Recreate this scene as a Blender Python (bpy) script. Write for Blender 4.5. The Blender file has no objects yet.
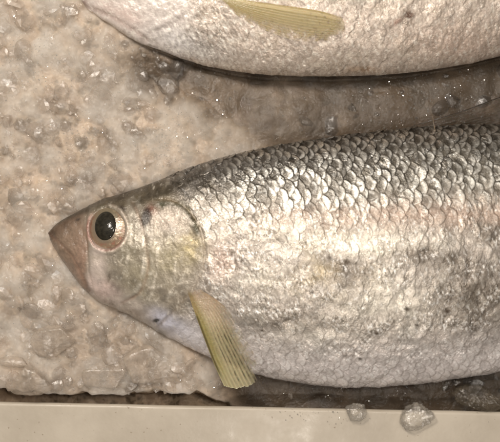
import bpy, math, random
import numpy as np

# ------------------------------------------------------------------ camera, lamps, exposure
S = 0.0006            # metres per working unit (one unit = 0.6 mm)
CAMH = 750.0          # camera height in units
SC = bpy.context.scene
COL = SC.collection

cam_data = bpy.data.cameras.new("camera")
cam_data.sensor_width = 36.0
cam_data.lens = 36.0 * CAMH / 500.0
cam_data.clip_start = 0.01
cam_data.clip_end = 20.0
cam = bpy.data.objects.new("camera", cam_data)
cam.location = (0, 0, CAMH * S)
COL.objects.link(cam)
SC.camera = cam

world = bpy.data.worlds.new("World")
SC.world = world
world.use_nodes = True
bg = world.node_tree.nodes["Background"]
bg.inputs[0].default_value = (1.0, 0.90, 0.80, 1)
bg.inputs[1].default_value = 0.10


def lamp(name, loc, power, size, color, target=(0, 0, 0)):
    d = bpy.data.lights.new(name, 'AREA')
    d.shape = 'DISK'
    d.size = size
    d.energy = power
    d.color = color
    o = bpy.data.objects.new(name, d)
    o.location = loc
    v = np.array(target, float) - np.array(loc, float)
    v /= np.linalg.norm(v)
    import mathutils
    o.rotation_euler = mathutils.Vector(v).to_track_quat('-Z', 'Y').to_euler()
    COL.objects.link(o)
    return o


WARM = (1.0, 0.91, 0.81)
lamp("hall_lamp", (-0.22, 0.30, 0.52), 3.4, 0.12, WARM, (-0.02, 0.0, 0))
lamp("hall_lamp", (0.14, 0.10, 0.66), 1.15, 0.09, WARM)
lamp("hall_lamp", (-0.06, 0.30, 0.80), 0.9, 0.03, WARM)
lamp("hall_lamp", (0.05, -0.30, 0.62), 1.0, 0.04, WARM)
lamp("hall_lamp", (0.34, 0.22, 0.75), 0.35, 0.025, WARM)

SC.view_settings.view_transform = 'Standard'
SC.view_settings.look = 'None'
SC.view_settings.exposure = 0.0
SC.view_settings.gamma = 1.0
SC.render.engine = 'CYCLES'
SC.cycles.use_denoising = True
SC.cycles.filter_width = 2.1
SC.cycles.max_bounces = 10
SC.cycles.volume_bounces = 5
SC.cycles.transparent_max_bounces = 16
SC.cycles.sample_clamp_indirect = 4.0

F = np.float32


# ------------------------------------------------------------------ noise helpers
def sstep(a, b, x):
    t = np.clip((x - a) / (b - a), 0, 1)
    return t * t * (3 - 2 * t)


def mix(a, b, t):
    return a + (b - a) * t


def hash2(ix, iy, seed):
    h = (ix.astype(np.int64) * 374761393 + iy.astype(np.int64) * 668265263 + seed * 982451653) & 0xffffffff
    h = ((h ^ (h >> 13)) * 1274126177) & 0xffffffff
    h = ((h ^ (h >> 16)) * 2246822519) & 0xffffffff
    h = h ^ (h >> 15)
    return (h.astype(np.float64) / 4294967296.0).astype(F)


def perlin(x, y, seed=0):
    x0 = np.floor(x); y0 = np.floor(y)
    fx = (x - x0).astype(F); fy = (y - y0).astype(F)
    ix = x0.astype(np.int64); iy = y0.astype(np.int64)
    u = fx * fx * fx * (fx * (fx * 6 - 15) + 10)
    v = fy * fy * fy * (fy * (fy * 6 - 15) + 10)

    def g(dx, dy):
        a = hash2(ix + dx, iy + dy, seed) * F(6.2831853)
        return np.cos(a) * (fx - dx) + np.sin(a) * (fy - dy)
    a = g(0, 0); b = g(1, 0); c = g(0, 1); d = g(1, 1)
    return (mix(mix(a, b, u), mix(c, d, u), v) * 1.5).astype(F)


def fbm(x, y, seed=0, octv=4, gain=0.5, ridged=False):
    s = np.zeros(x.shape, F); a = 1.0; n = 0.0
    for k in range(octv):
        p = perlin(x * (2.03 ** k) + 17.3 * k, y * (2.03 ** k) - 9.1 * k, seed + k * 7)
        if ridged:
            p = 1 - 2 * np.abs(p)
        s += a * p; n += a; a *= gain
    return s / n


def shards(x, y, L, seed, tilt=0.25, steep=1.2, rmin=0.35, rmax=0.75, hvar=1.0, reach=2):
    """height of a heap of angular flat-topped chips, plus the id-tone of the chip on top"""
    gx = x / L; gy = y / L
    ix = np.floor(gx).astype(np.int64); iy = np.floor(gy).astype(np.int64)
    best = np.full(x.shape, -1e9, F); tone = np.zeros(x.shape, F)
    for dx in range(-reach, reach + 1):
        for dy in range(-reach, reach + 1):
            cx = ix + dx; cy = iy + dy
            h = [hash2(cx, cy, seed + k) for k in range(7)]
            px = (gx - cx - h[0]).astype(F); py = (gy - cy - h[1]).astype(F)
            r = rmin + (rmax - rmin) * h[2]
            dp = np.full(x.shape, -9, F)
            for k in range(6):
                an = h[3] * 6.283 + k * 1.047 + (hash2(cx, cy, seed + 20 + k) - 0.5) * 0.7
                w = 0.75 + 0.5 * hash2(cx, cy, seed + 30 + k)
                dp = np.maximum(dp, (np.cos(an) * px + np.sin(an) * py) * w)
            ta = h[4] * 6.283
            z = (h[5] * hvar + tilt * (h[6] + 0.3) * (np.cos(ta) * px + np.sin(ta) * py)
                 - steep * np.maximum(dp - r * 0.6, 0) - 0.12 * np.maximum(dp, 0) ** 2)
            m = z > best
            best = np.where(m, z, best); tone = np.where(m, h[2], tone)
    return best * L, tone


# ------------------------------------------------------------------ mesh helpers
def X(px):
    return (px - 250.0) * S


def Y(py):
    return (221.0 - py) * S


def unproject(px, py, z):
    """working coords of the point at height z that is seen at photo position px, py"""
    k = 1 - z / CAMH
    return 250 + (px - 250) * k, 221 + (py - 221) * k


def project(px, py, z):
    k = CAMH / (CAMH - z)
    return 250 + (px - 250) * k, 221 + (py - 221) * k


def mesh_obj(name, verts, faces, mat, parent=None, attrs=None, smooth=True, origin=None):
    """verts N x 3 in metres, faces M x 4 or M x 3 int arrays"""
    verts = np.asarray(verts, F)
    faces = np.asarray(faces, np.int32)
    if origin is None:
        origin = (float((verts[:, 0].min() + verts[:, 0].max()) / 2),
                  float((verts[:, 1].min() + verts[:, 1].max()) / 2), float(verts[:, 2].min()))
    verts = verts - np.array(origin, F)
    me = bpy.data.meshes.new(name)
    n = faces.shape[1]
    me.vertices.add(len(verts))
    me.vertices.foreach_set("co", verts.ravel())
    me.loops.add(faces.size)
    me.loops.foreach_set("vertex_index", faces.ravel())
    me.polygons.add(len(faces))
    me.polygons.foreach_set("loop_start", np.arange(0, faces.size, n, dtype=np.int32))
    try:
        me.polygons.foreach_set("loop_total", np.full(len(faces), n, np.int32))
    except Exception:
        pass
    me.polygons.foreach_set("use_smooth", np.full(len(faces), smooth, bool))
    me.update(calc_edges=True)
    for k, a in (attrs or {}).items():
        a = np.asarray(a, F)
        if a.ndim == 2:
            at = me.attributes.new(k, 'FLOAT_COLOR', 'POINT')
            if a.shape[1] == 3:
                a = np.concatenate([a, np.ones((len(a), 1), F)], 1)
            at.data.foreach_set("color", a.ravel())
        else:
            at = me.attributes.new(k, 'FLOAT', 'POINT')
            at.data.foreach_set("value", a.ravel())
    me.materials.append(mat)
    o = bpy.data.objects.new(name, me)
    COL.objects.link(o)
    o.location = origin
    if parent is not None:
        o.parent = parent
        p = parent
        w = np.array(origin)
        while p is not None:
            w = w - np.array(p.location)
            p = p.parent
        o.location = w
    return o


def grid_faces(nr, nc, wrap=False):
    i = np.arange(nr - 1)[:, None]; j = np.arange(nc if wrap else nc - 1)[None, :]
    j2 = (j + 1) % nc
    a = i * nc + j; b = i * nc + j2; c = (i + 1) * nc + j2; d = (i + 1) * nc + j
    return np.stack([a, b, c, d], -1).reshape(-1, 4)


def tag(o, label=None, cat=None, group=None, kind=None):
    if label: o['label'] = label
    if cat: o['category'] = cat
    if group: o['group'] = group
    if kind: o['kind'] = kind
    return o


def srgb(r, g, b):
    c = np.array([r, g, b], float) / 255.0
    return np.where(c <= 0.04045, c / 12.92, ((c + 0.055) / 1.055) ** 2.4).astype(F)


# ------------------------------------------------------------------ materials
def new_mat(name):
    m = bpy.data.materials.new(name)
    m.use_nodes = True
    nt = m.node_tree
    return m, nt, nt.nodes["Principled BSDF"]


def attr_node(nt, name):
    n = nt.nodes.new("ShaderNodeAttribute")
    n.attribute_name = name
    return n


def noise_node(nt, scale, detail=3, rough=0.6, dist=0.0):
    tc = nt.nodes.new("ShaderNodeTexCoord")
    n = nt.nodes.new("ShaderNodeTexNoise")
    n.inputs["Scale"].default_value = scale
    n.inputs["Detail"].default_value = detail
    n.inputs["Roughness"].default_value = rough
    n.inputs["Distortion"].default_value = dist
    nt.links.new(tc.outputs["Object"], n.inputs["Vector"])
    return n


def ramp(nt, src, lo, hi, vlo, vhi):
    m = nt.nodes.new("ShaderNodeMapRange")
    m.inputs["From Min"].default_value = lo
    m.inputs["From Max"].default_value = hi
    m.inputs["To Min"].default_value = vlo
    m.inputs["To Max"].default_value = vhi
    nt.links.new(src, m.inputs["Value"])
    return m.outputs["Result"]


def math_node(nt, op, a, b):
    m = nt.nodes.new("ShaderNodeMath")
    m.operation = op
    for i, v in enumerate((a, b)):
        if isinstance(v, (int, float)):
            m.inputs[i].default_value = v
        else:
            nt.links.new(v, m.inputs[i])
    return m.outputs[0]


def bump(nt, bsdf, h, dist, strength=1.0, coat=False):
    b = nt.nodes.new("ShaderNodeBump")
    b.inputs["Distance"].default_value = dist
    b.inputs["Strength"].default_value = strength
    nt.links.new(h, b.inputs["Height"])
    nt.links.new(b.outputs["Normal"], bsdf.inputs["Normal"])
    if coat:
        nt.links.new(b.outputs["Normal"], bsdf.inputs["Coat Normal"])


def make_ice_mat():
    m, nt, b = new_mat("crushed_ice")
    c = attr_node(nt, "Col"); w = attr_node(nt, "wet_shade")
    nt.links.new(c.outputs["Color"], b.inputs["Base Color"])
    b.inputs["IOR"].default_value = 1.33
    b.inputs["Specular IOR Level"].default_value = 0.2
    b.inputs["Subsurface Weight"].default_value = 0.85
    b.inputs["Subsurface Radius"].default_value = (1.0, 0.93, 0.85)
    b.inputs["Subsurface Scale"].default_value = 0.0042
    n1 = noise_node(nt, 700, 4, 0.65)
    n2 = noise_node(nt, 160, 3, 0.6)
    r = ramp(nt, n2.outputs["Fac"], 0.35, 0.65, 0.12, 0.5)
    nt.links.new(r, b.inputs["Roughness"])
    h = math_node(nt, 'ADD', n1.outputs["Fac"], n2.outputs["Fac"])
    bump(nt, b, h, 0.0006, 0.55)
    return m


def make_clear_ice_mat(name, rough=0.15, tint=(0.93, 0.9, 0.86), trans=0.75):
    m, nt, b = new_mat(name)
    b.inputs["Base Color"].default_value = (*tint, 1)
    b.inputs["Transmission Weight"].default_value = trans
    b.inputs["IOR"].default_value = 1.31
    n = noise_node(nt, 500, 3, 0.6)
    r = ramp(nt, n.outputs["Fac"], 0.3, 0.7, rough * 0.5, rough * 2.2)
    nt.links.new(r, b.inputs["Roughness"])
    bump(nt, b, n.outputs["Fac"], 0.0006, 0.5)
    return m


def make_cloudy_mat(name, col, alpha, rough, gloss=0.05, bmp=0.6):
    """milky ice: part of the light goes straight through, part scatters inside, the watery surface glints"""
    m, nt, b = new_mat(name)
    out = nt.nodes["Material Output"]
    b.inputs["Base Color"].default_value = (*col, 1)
    b.inputs["Subsurface Weight"].default_value = 0.9
    b.inputs["Subsurface Radius"].default_value = (1.0, 0.93, 0.85)
    b.inputs["Subsurface Scale"].default_value = 0.003
    b.inputs["Roughness"].default_value = 0.6
    n = noise_node(nt, 420, 4, 0.65)
    n2 = noise_node(nt, 130, 3, 0.6)
    bump(nt, b, n.outputs["Fac"], 0.0006, bmp)
    tr = nt.nodes.new("ShaderNodeBsdfTransparent")
    gl = nt.nodes.new("ShaderNodeBsdfGlossy")
    nt.links.new(ramp(nt, n2.outputs["Fac"], 0.35, 0.65, rough * 0.5, rough * 1.8), gl.inputs["Roughness"])
    nt.links.new(b.inputs["Normal"].links[0].from_socket, gl.inputs["Normal"])
    m1 = nt.nodes.new("ShaderNodeMixShader"); m2 = nt.nodes.new("ShaderNodeMixShader")
    nt.links.new(ramp(nt, n2.outputs["Fac"], 0.3, 0.7, max(alpha - 0.2, 0), alpha + 0.25), m1.inputs[0])
    nt.links.new(tr.outputs[0], m1.inputs[1]); nt.links.new(b.outputs[0], m1.inputs[2])
    m2.inputs[0].default_value = gloss
    nt.links.new(m1.outputs[0], m2.inputs[1]); nt.links.new(gl.outputs[0], m2.inputs[2])
    nt.links.new(m2.outputs[0], out.inputs["Surface"])
    return m


def make_melt_mat():
    """translucent body of the ice: watery glinting skin over a milky volume"""
    m, nt, b = new_mat("melting_ice")
    nt.nodes.remove(b)
    out = nt.nodes["Material Output"]
    tr = nt.nodes.new("ShaderNodeBsdfTransparent"); gl = nt.nodes.new("ShaderNodeBsdfGlossy")
    n2 = noise_node(nt, 110, 3, 0.6); n = noise_node(nt, 480, 4, 0.7)
    nt.links.new(ramp(nt, n2.outputs["Fac"], 0.35, 0.65, 0.06, 0.26), gl.inputs["Roughness"])
    bp = nt.nodes.new("ShaderNodeBump")
    bp.inputs["Distance"].default_value = 0.0008
    bp.inputs["Strength"].default_value = 0.8
    nt.links.new(n.outputs["Fac"], bp.inputs["Height"]); nt.links.new(bp.outputs["Normal"], gl.inputs["Normal"])
    mx = nt.nodes.new("ShaderNodeMixShader"); mx.inputs[0].default_value = 0.035
    nt.links.new(tr.outputs[0], mx.inputs[1]); nt.links.new(gl.outputs[0], mx.inputs[2])
    nt.links.new(mx.outputs[0], out.inputs["Surface"])
    vs = nt.nodes.new("ShaderNodeVolumeScatter")
    vs.inputs["Color"].default_value = (0.944, 0.818, 0.695, 1)
    vs.inputs["Density"].default_value = MELT_DENSITY
    nt.links.new(vs.outputs[0], out.inputs["Volume"])
    return m


MELT_DENSITY = 210.0


def make_skin_mat():
    m, nt, b = new_mat("fish_skin")
    c = attr_node(nt, "Col"); me = attr_node(nt, "metal"); ro = attr_node(nt, "rough")
    nt.links.new(c.outputs["Color"], b.inputs["Base Color"])
    nt.links.new(me.outputs["Fac"], b.inputs["Metallic"])
    n1 = noise_node(nt, 1300, 3, 0.6)
    r = math_node(nt, 'ADD', ro.outputs["Fac"], ramp(nt, n1.outputs["Fac"], 0.3, 0.7, -0.1, 0.12))
    nt.links.new(r, b.inputs["Roughness"])
    b.inputs["Coat Weight"].default_value = 0.55
    b.inputs["Coat Roughness"].default_value = 0.16
    b.inputs["Coat IOR"].default_value = 1.36
    n2 = noise_node(nt, 800, 4, 0.7, 0.5)
    bump(nt, b, n2.outputs["Fac"], 0.0005, 0.5, coat=True)
    return m


def make_fin_mat():
    m, nt, b = new_mat("fin_membrane")
    c = attr_node(nt, "Col"); al = attr_node(nt, "opac")
    nt.links.new(c.outputs["Color"], b.inputs["Base Color"])
    nt.links.new(al.outputs["Fac"], b.inputs["Alpha"])
    b.inputs["Roughness"].default_value = 0.3
    b.inputs["Subsurface Weight"].default_value = 0.3
    b.inputs["Subsurface Scale"].default_value = 0.001
    b.inputs["Coat Weight"].default_value = 0.6
    b.inputs["Coat Roughness"].default_value = 0.12
    n2 = noise_node(nt, 900, 3, 0.6)
    bump(nt, b, n2.outputs["Fac"], 0.0004, 0.6, coat=True)
    return m


def make_eye_mat():
    m, nt, b = new_mat("fish_iris")
    c = attr_node(nt, "Col")
    nt.links.new(c.outputs["Color"], b.inputs["Base Color"])
    b.inputs["Metallic"].default_value = 0.25
    b.inputs["Roughness"].default_value = 0.3
    b.inputs["Coat Weight"].default_value = 0.5
    b.inputs["Coat Roughness"].default_value = 0.15
    n2 = noise_node(nt, 700, 3, 0.6)
    bump(nt, b, n2.outputs["Fac"], 0.0005, 0.5, coat=True)
    return m


def make_pupil_mat():
    m, nt, b = new_mat("fish_pupil")
    n = noise_node(nt, 500, 3, 0.6)
    cr = nt.nodes.new("ShaderNodeValToRGB")
    cr.color_ramp.elements[0].position = 0.35
    cr.color_ramp.elements[0].color = (0.010, 0.009, 0.006, 1)
    cr.color_ramp.elements[1].position = 0.75
    cr.color_ramp.elements[1].color = (0.032, 0.028, 0.019, 1)
    nt.links.new(n.outputs["Fac"], cr.inputs[0])
    nt.links.new(cr.outputs[0], b.inputs["Base Color"])
    b.inputs["Roughness"].default_value = 0.5
    b.inputs["Specular IOR Level"].default_value = 0.1
    b.inputs["Coat Weight"].default_value = 0.4
    b.inputs["Coat Roughness"].default_value = 0.03
    bump(nt, b, n.outputs["Fac"], 0.0004, 0.35, coat=True)
    return m


def make_tray_mat():
    m, nt, b = new_mat("cream_plastic")
    n = noise_node(nt, 22, 5, 0.65)
    cr = nt.nodes.new("ShaderNodeValToRGB")
    cr.color_ramp.elements[0].position = 0.3
    cr.color_ramp.elements[0].color = (0.39, 0.345, 0.28, 1)
    cr.color_ramp.elements[1].position = 0.65
    cr.color_ramp.elements[1].color = (0.49, 0.44, 0.365, 1)
    nt.links.new(n.outputs["Fac"], cr.inputs[0])
    # small grime specks
    sp = noise_node(nt, 420, 2, 0.5)
    f = ramp(nt, sp.outputs["Fac"], 0.70, 0.76, 0.0, 0.7)
    mx = nt.nodes.new("ShaderNodeMix")
    mx.data_type = 'RGBA'
    nt.links.new(f, mx.inputs[0])
    nt.links.new(cr.outputs[0], mx.inputs[6])
    mx.inputs[7].default_value = (0.2, 0.15, 0.1, 1)
    nt.links.new(mx.outputs[2], b.inputs["Base Color"])
    n3 = noise_node(nt, 60, 4, 0.6)
    nt.links.new(ramp(nt, n3.outputs["Fac"], 0.3, 0.7, 0.28, 0.55), b.inputs["Roughness"])
    n4 = noise_node(nt, 350, 4, 0.6)
    bump(nt, b, n4.outputs["Fac"], 0.0003, 0.3)
    return m


M_ICE = make_ice_mat()
M_MELT = make_melt_mat()
M_CLEAR = make_cloudy_mat("clear_ice", (0.60, 0.55, 0.47), 0.16, 0.12, 0.14)
M_SHARD = make_cloudy_mat("cloudy_ice", (0.50, 0.435, 0.36), 0.28, 0.13)
_n = attr_node(M_SHARD.node_tree, "Col")
M_SHARD.node_tree.links.new(_n.outputs["Color"], M_SHARD.node_tree.nodes["Principled BSDF"].inputs["Base Color"])
M_CHUNK = make_cloudy_mat("frosted_ice", (0.52, 0.44, 0.355), 0.32, 0.16)
M_GLINT = make_cloudy_mat("glinting_ice", (0.7, 0.65, 0.57), 0.0, 0.04, 0.22, 0.08)
M_DARK = make_cloudy_mat("dark_grey_ice", (0.15, 0.12, 0.08), 0.2, 0.14, 0.05)  # darker cloudy ice for the chunk below the belly
M_SKIN = make_skin_mat()
M_FIN = make_fin_mat()
M_EYE = make_eye_mat()
M_PUPIL = make_pupil_mat()
M_TRAY = make_tray_mat()


# ------------------------------------------------------------------ fish outlines
def smooth_curve(pts, xs, w=5.0):
    pts = np.array(pts, float)
    xx = np.arange(pts[0, 0], pts[-1, 0] + 0.5, 0.5)
    # hermite (finite-difference) spline
    x = pts[:, 0]; y = pts[:, 1]
    d = np.diff(y) / np.diff(x)
    m = np.concatenate([[d[0]], (d[:-1] + d[1:]) / 2, [d[-1]]])
    k = np.clip(np.searchsorted(x, xx) - 1, 0, len(x) - 2)
    h = x[k + 1] - x[k]; t = (xx - x[k]) / h
    yy = ((2 * t ** 3 - 3 * t ** 2 + 1) * y[k] + (t ** 3 - 2 * t ** 2 + t) * h * m[k]
          + (-2 * t ** 3 + 3 * t ** 2) * y[k + 1] + (t ** 3 - t ** 2) * h * m[k + 1])
    return np.interp(xs, xx, yy)


class FishShape:
    def __init__(s, up, lo, th, x0, x1, eu=0.56, el=0.62):
        s.up, s.lo, s.th, s.x0, s.x1, s.eu, s.el = up, lo, th, x0, x1, eu, el

    def U(s, x): return smooth_curve(s.up, x)
    def L(s, x): return smooth_curve(s.lo, x)
    def T(s, x): return smooth_curve(s.th, x)

    def z(s, x, y):
        """upper surface height at x, y (units); 0 outside"""
        u = s.U(x); l = s.L(x)
        c = (u + l) / 2; h = np.maximum((l - u) / 2, 1e-3)
        q = (c - y) / h          # +1 at back, -1 at belly
        inside = (np.abs(q) < 1) & (x > s.x0) & (x < s.x1)
        e = np.where(q > 0, s.eu, s.el)
        z = s.T(x) * np.maximum(1 - q * q, 0) ** e
        return np.where(inside, z, 0), inside, q


FA = FishShape(
    up=[(48, 233), (54, 226), (62, 220), (75, 213), (88, 206.5), (100, 201), (125, 192.5), (150, 184), (175, 174), (200, 164.5), (225, 157.5),
        (250, 151.5), (290, 143.5), (320, 139), (350, 135), (400, 129.5), (430, 127), (465, 125), (500, 125), (560, 130),
        (640, 158), (720, 195), (790, 222), (830, 222)],
    lo=[(48, 233), (53, 245), (60, 257), (70, 271), (80, 284), (90, 294), (105, 303), (120, 310), (140, 320), (160, 332),
        (180, 343), (200, 352), (225, 363), (250, 372), (275, 378.5), (300, 383), (325, 386), (350, 387), (380, 386.5), (410, 384.5), (440, 381),
        (470, 376.5), (500, 371), (560, 355), (640, 318), (720, 282), (790, 262), (830, 262)],
    th=[(48, 1), (52, 5), (60, 10), (75, 17), (100, 27), (150, 38), (220, 46), (320, 51), (480, 49), (600, 38), (720, 22), (830, 10)],
    x0=48, x1=830)
FB = FishShape(
    up=[(74, -20), (80, -30), (95, -41), (120, -55), (200, -100), (300, -142), (420, -162), (500, -158), (600, -130), (700, -98), (780, -80), (820, -80)],
    lo=[(74, -20), (78, -6), (84, 4), (95, 13), (110, 24), (125, 34), (143, 44), (160, 50), (180, 58), (200, 64), (230, 70.5), (260, 74), (300, 76),
        (350, 76), (400, 73.5), (440, 68.5), (470, 63), (500, 56), (560, 36), (640, 2), (720, -28), (780, -42), (820, -42)],
    th=[(74, 1), (78, 5), (86, 11), (100, 17), (130, 26), (180, 36), (250, 44), (340, 49), (480, 47), (600, 36), (700, 22), (820, 10)],
    x0=74, x1=820)

RIM = lambda x: 407.5 + 10.0 * x / 500.0          # the tray's inner edge


# ------------------------------------------------------------------ crushed ice bed
def dist_out(fs, x, y):
    """rough distance outside the fish outline (units), negative inside"""
    xc = np.clip(x, fs.x0 + 1, fs.x1 - 1)
    u = fs.U(xc); l = fs.L(xc)
    dy = np.maximum(u - y, y - l)
    dx = np.maximum(fs.x0 - x, x - fs.x1)
    return np.where(dx > 0, np.sqrt(np.maximum(dy, 0) ** 2 + dx ** 2), dy)


def build_ice():
    xs = np.concatenate([np.linspace(-420, -24, 120)[:-1], np.arange(-24, 524, 0.55), np.linspace(524, 960, 140)[1:]]).astype(F)
    ys = np.concatenate([np.linspace(-400, -24, 110)[:-1], np.arange(-24, 440, 0.55)]).astype(F)
    x, y = np.meshgrid(xs, ys)
    wx = x + 4 * fbm(x / 20, y / 20, 3, 2) + 0.6 * fbm(x / 4, y / 4, 5, 2)
    wy = y + 4 * fbm(x / 20, y / 20, 4, 2) + 0.6 * fbm(x / 4, y / 4, 6, 2)
    big, t1 = shards(wx, wy, 46, 11, tilt=0.3, steep=0.9, hvar=0.32)
    mid, t2 = shards(wx + 50, wy, 19, 41, tilt=0.42, steep=1.2, hvar=0.38)
    sml, t3 = shards(x + 1.2 * fbm(x / 6, y / 6, 8, 2), y + 1.2 * fbm(x / 6, y / 6, 9, 2), 7.5, 71, tilt=0.5, steep=1.5, hvar=0.5, reach=1)
    tin, t4 = shards(x, y, 3.2, 91, tilt=0.6, steep=1.3, hvar=0.7, reach=1)
    n = fbm(x / 60, y / 60, 15, 3)
    crumb = sstep(0.0, 0.35, fbm(x / 34, y / 34, 25, 3))       # where the ice is finely crushed
    dA = dist_out(FA, x, y); dB = dist_out(FB, x, y)
    right = sstep(150, 260, x)
    below = sstep(330, 375, y)
    # level of the bed
    between = sstep(60, 95, y) * (1 - sstep(150, 200, y))
    lvl = mix(-2.0, -11.5, right * (1 - below))
    lvl = lvl - 7 * np.exp(-((x - 150) / 60.0) ** 2 - ((y - 75) / 26.0) ** 2)
    low = below * sstep(195, 250, x)
    lvl = mix(lvl, -26.0, low)
    lvl = lvl + 3.5 * below * (1 - low)
    amp = mix(1.0, 0.55, right * (1 - 0.2 * below))
    z = lvl + n * 5 + amp * (1 - 0.45 * right) * (big * 0.34 + mid * (0.20 - 0.04 * crumb) + sml * (0.04 + 0.18 * crumb) + tin * (0.02 + 0.12 * crumb)) - 7.5
    z += 0.25 * fbm(x / 2.2, y / 2.2, 31, 2)
    # the front of the bed breaks off just before the tray's wall
    edge = RIM(x) - 14 + 26 * low + 4.5 * fbm(x / 22, x * 0 + 3.3, 51, 2) + 0.30 * (mid - 8) + 2.0 * sstep(20, 60, x) * (1 - sstep(90, 140, x))
    fall = sstep(-3.5, 6.5, y - edge)
    z = z - fall * mix(34.0, 6.0, low)
    z = np.maximum(z, -58 + 0.3 * sml)
    # it settles under the fish
    for fs in (FA, FB):
        zz, ins, q = fs.z(x, y)
        z = np.where(ins, np.minimum(z, -zz + 1.5), z)
        d = dist_out(fs, x, y)
        z = z - 3.5 * np.exp(-np.maximum(d, 0) / 5.0) * (~ins)
    # colour: frosty white lumps, clearer watery ice plus shade painted in beside the fish
    wet_shade = np.clip((0.80 + 0.25 * sstep(230, 420, x)) * sstep(95 + 0.9 * np.maximum(y - 60, 0), 215 + 0.9 * np.maximum(y - 60, 0), x) * (1 - 0.15 * below) + 0.9 * low + 0.38 * fbm(x / 45, y / 45, 61, 4)
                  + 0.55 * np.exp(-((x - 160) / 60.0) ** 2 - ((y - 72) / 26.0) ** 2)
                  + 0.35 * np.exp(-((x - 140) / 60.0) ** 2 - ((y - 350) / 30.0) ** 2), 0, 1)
    frost = srgb(170, 151, 131); clear = srgb(54, 39, 17); rose = srgb(174, 156, 138)  # clear: clear ice tone, darkened further with the upper fish's painted shade
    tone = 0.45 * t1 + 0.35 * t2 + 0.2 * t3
    c = mix(frost[None, None], clear[None, None], (wet_shade * 0.95)[..., None])
    c = mix(c, rose[None, None], (sstep(-0.2, 0.5, fbm(x / 50, y / 50, 77, 3)) * (1 - wet_shade) * 0.7)[..., None])
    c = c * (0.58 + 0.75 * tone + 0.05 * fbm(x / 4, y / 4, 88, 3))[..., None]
    # frosty veins and crumbs between the lumps
    patch = fbm(x / 18, y / 16, 93, 4, 0.6)
    c = mix(c, srgb(84, 72, 56)[None, None], (0.75 * sstep(-0.02, 0.30, patch) * (1 - 0.6 * wet_shade))[..., None])
    vein = sstep(0.72, 0.95, fbm(wx / 17, wy / 17, 99, 3, ridged=True) + 0.25) * (1 - 0.5 * wet_shade)
    c = mix(c, srgb(214, 194, 168)[None, None], (vein * 0.3 * (1 - wet_shade))[..., None])
    v = np.stack([X(x), Y(y), z * S], -1).reshape(-1, 3)
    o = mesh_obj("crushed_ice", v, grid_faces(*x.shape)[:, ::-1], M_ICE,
                 attrs={"Col": np.clip(c, 0, 1).reshape(-1, 3), "wet_shade": wet_shade.ravel()})
    tag(o, "bed of crushed beige tinted ice under both fish", "ice", kind='stuff')
    # the milky, half-melted body of the ice that fills the hollows and veils the grains below
    L = 5.0 + 6.5 * np.clip(0.55 + 0.8 * fbm(x / 30, y / 30, 131, 3), 0, 1) * (1 - 0.75 * wet_shade)
    s2, t5 = shards(wx + 20, wy + 31, 27, 151, tilt=0.4, steep=0.9, hvar=0.3)
    s3, t6 = shards(x + 1.5 * fbm(x / 6, y / 6, 8, 2), y, 9, 171, tilt=0.5, steep=1.2, hvar=0.5, reach=1)
    zt = z * 0.6 + 0.4 * lvl - 2.0 + L + 0.42 * s2 - 4.5 + 0.30 * s3 + 0.5 * crumb * fbm(x / 2.2, y / 2.2, 181, 3) + 0.35 * fbm(x / 1.6, y / 1.6, 183, 2)
    zt = np.maximum(zt, z + 3.0)
    wt = sstep(0.3, 0.75, wet_shade)
    zt = mix(zt, z + fall * mix(34.0, 6.0, low) + 0.7, wt)
    zt = zt - fall * mix(34.0, 10.0, low)
    zt = np.maximum(zt, -57)
    for fs in (FA, FB):
        zz, ins, q = fs.z(x, y)
        zt = np.where(ins, np.minimum(zt, -zz + 1.0), zt)
    bx = np.array([xs[0], xs[-1]]); 
    ny, nx = x.shape
    idx = np.concatenate([np.arange(nx), np.arange(1, ny) * nx + nx - 1, (ny - 1) * nx + np.arange(nx - 2, -1, -1), np.arange(ny - 2, 0, -1) * nx])
    top = np.stack([X(x), Y(y), zt * S], -1).reshape(-1, 3)
    ring = top[idx].copy(); ring[:, 2] = -59.0 * S
    cen = np.array([[X(270.0), Y(20.0), -59.0 * S]])
    vv = np.concatenate([top, ring, cen])
    k = np.arange(len(idx)); k2 = (k + 1) % len(idx)
    n0 = len(top)
    q1 = grid_faces(ny, nx)[:, ::-1]
    tri = np.concatenate([q1[:, [0, 1, 2]], q1[:, [0, 2, 3]],
                          np.stack([idx[k], idx[k2], n0 + k2], -1), np.stack([idx[k], n0 + k2, n0 + k], -1),
                          np.stack([n0 + k, n0 + k2, np.full(len(k), n0 + len(idx))], -1)])
    o = mesh_obj("melting_ice", vv, tri, M_MELT)
    tag(o, "milky half melted ice filling the bed between the grains", "ice", kind='stuff')
    return xs, ys, z, c, wet_shade, zt


ICE = build_ice()


def ice_z(px, py):
    j, i = ice_ij(px, py)
    return ICE[2][j, i]


def ice_ij(px, py):
    return np.clip(np.searchsorted(ICE[1], py), 1, len(ICE[1]) - 1), np.clip(np.searchsorted(ICE[0], px), 1, len(ICE[0]) - 1)


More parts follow.
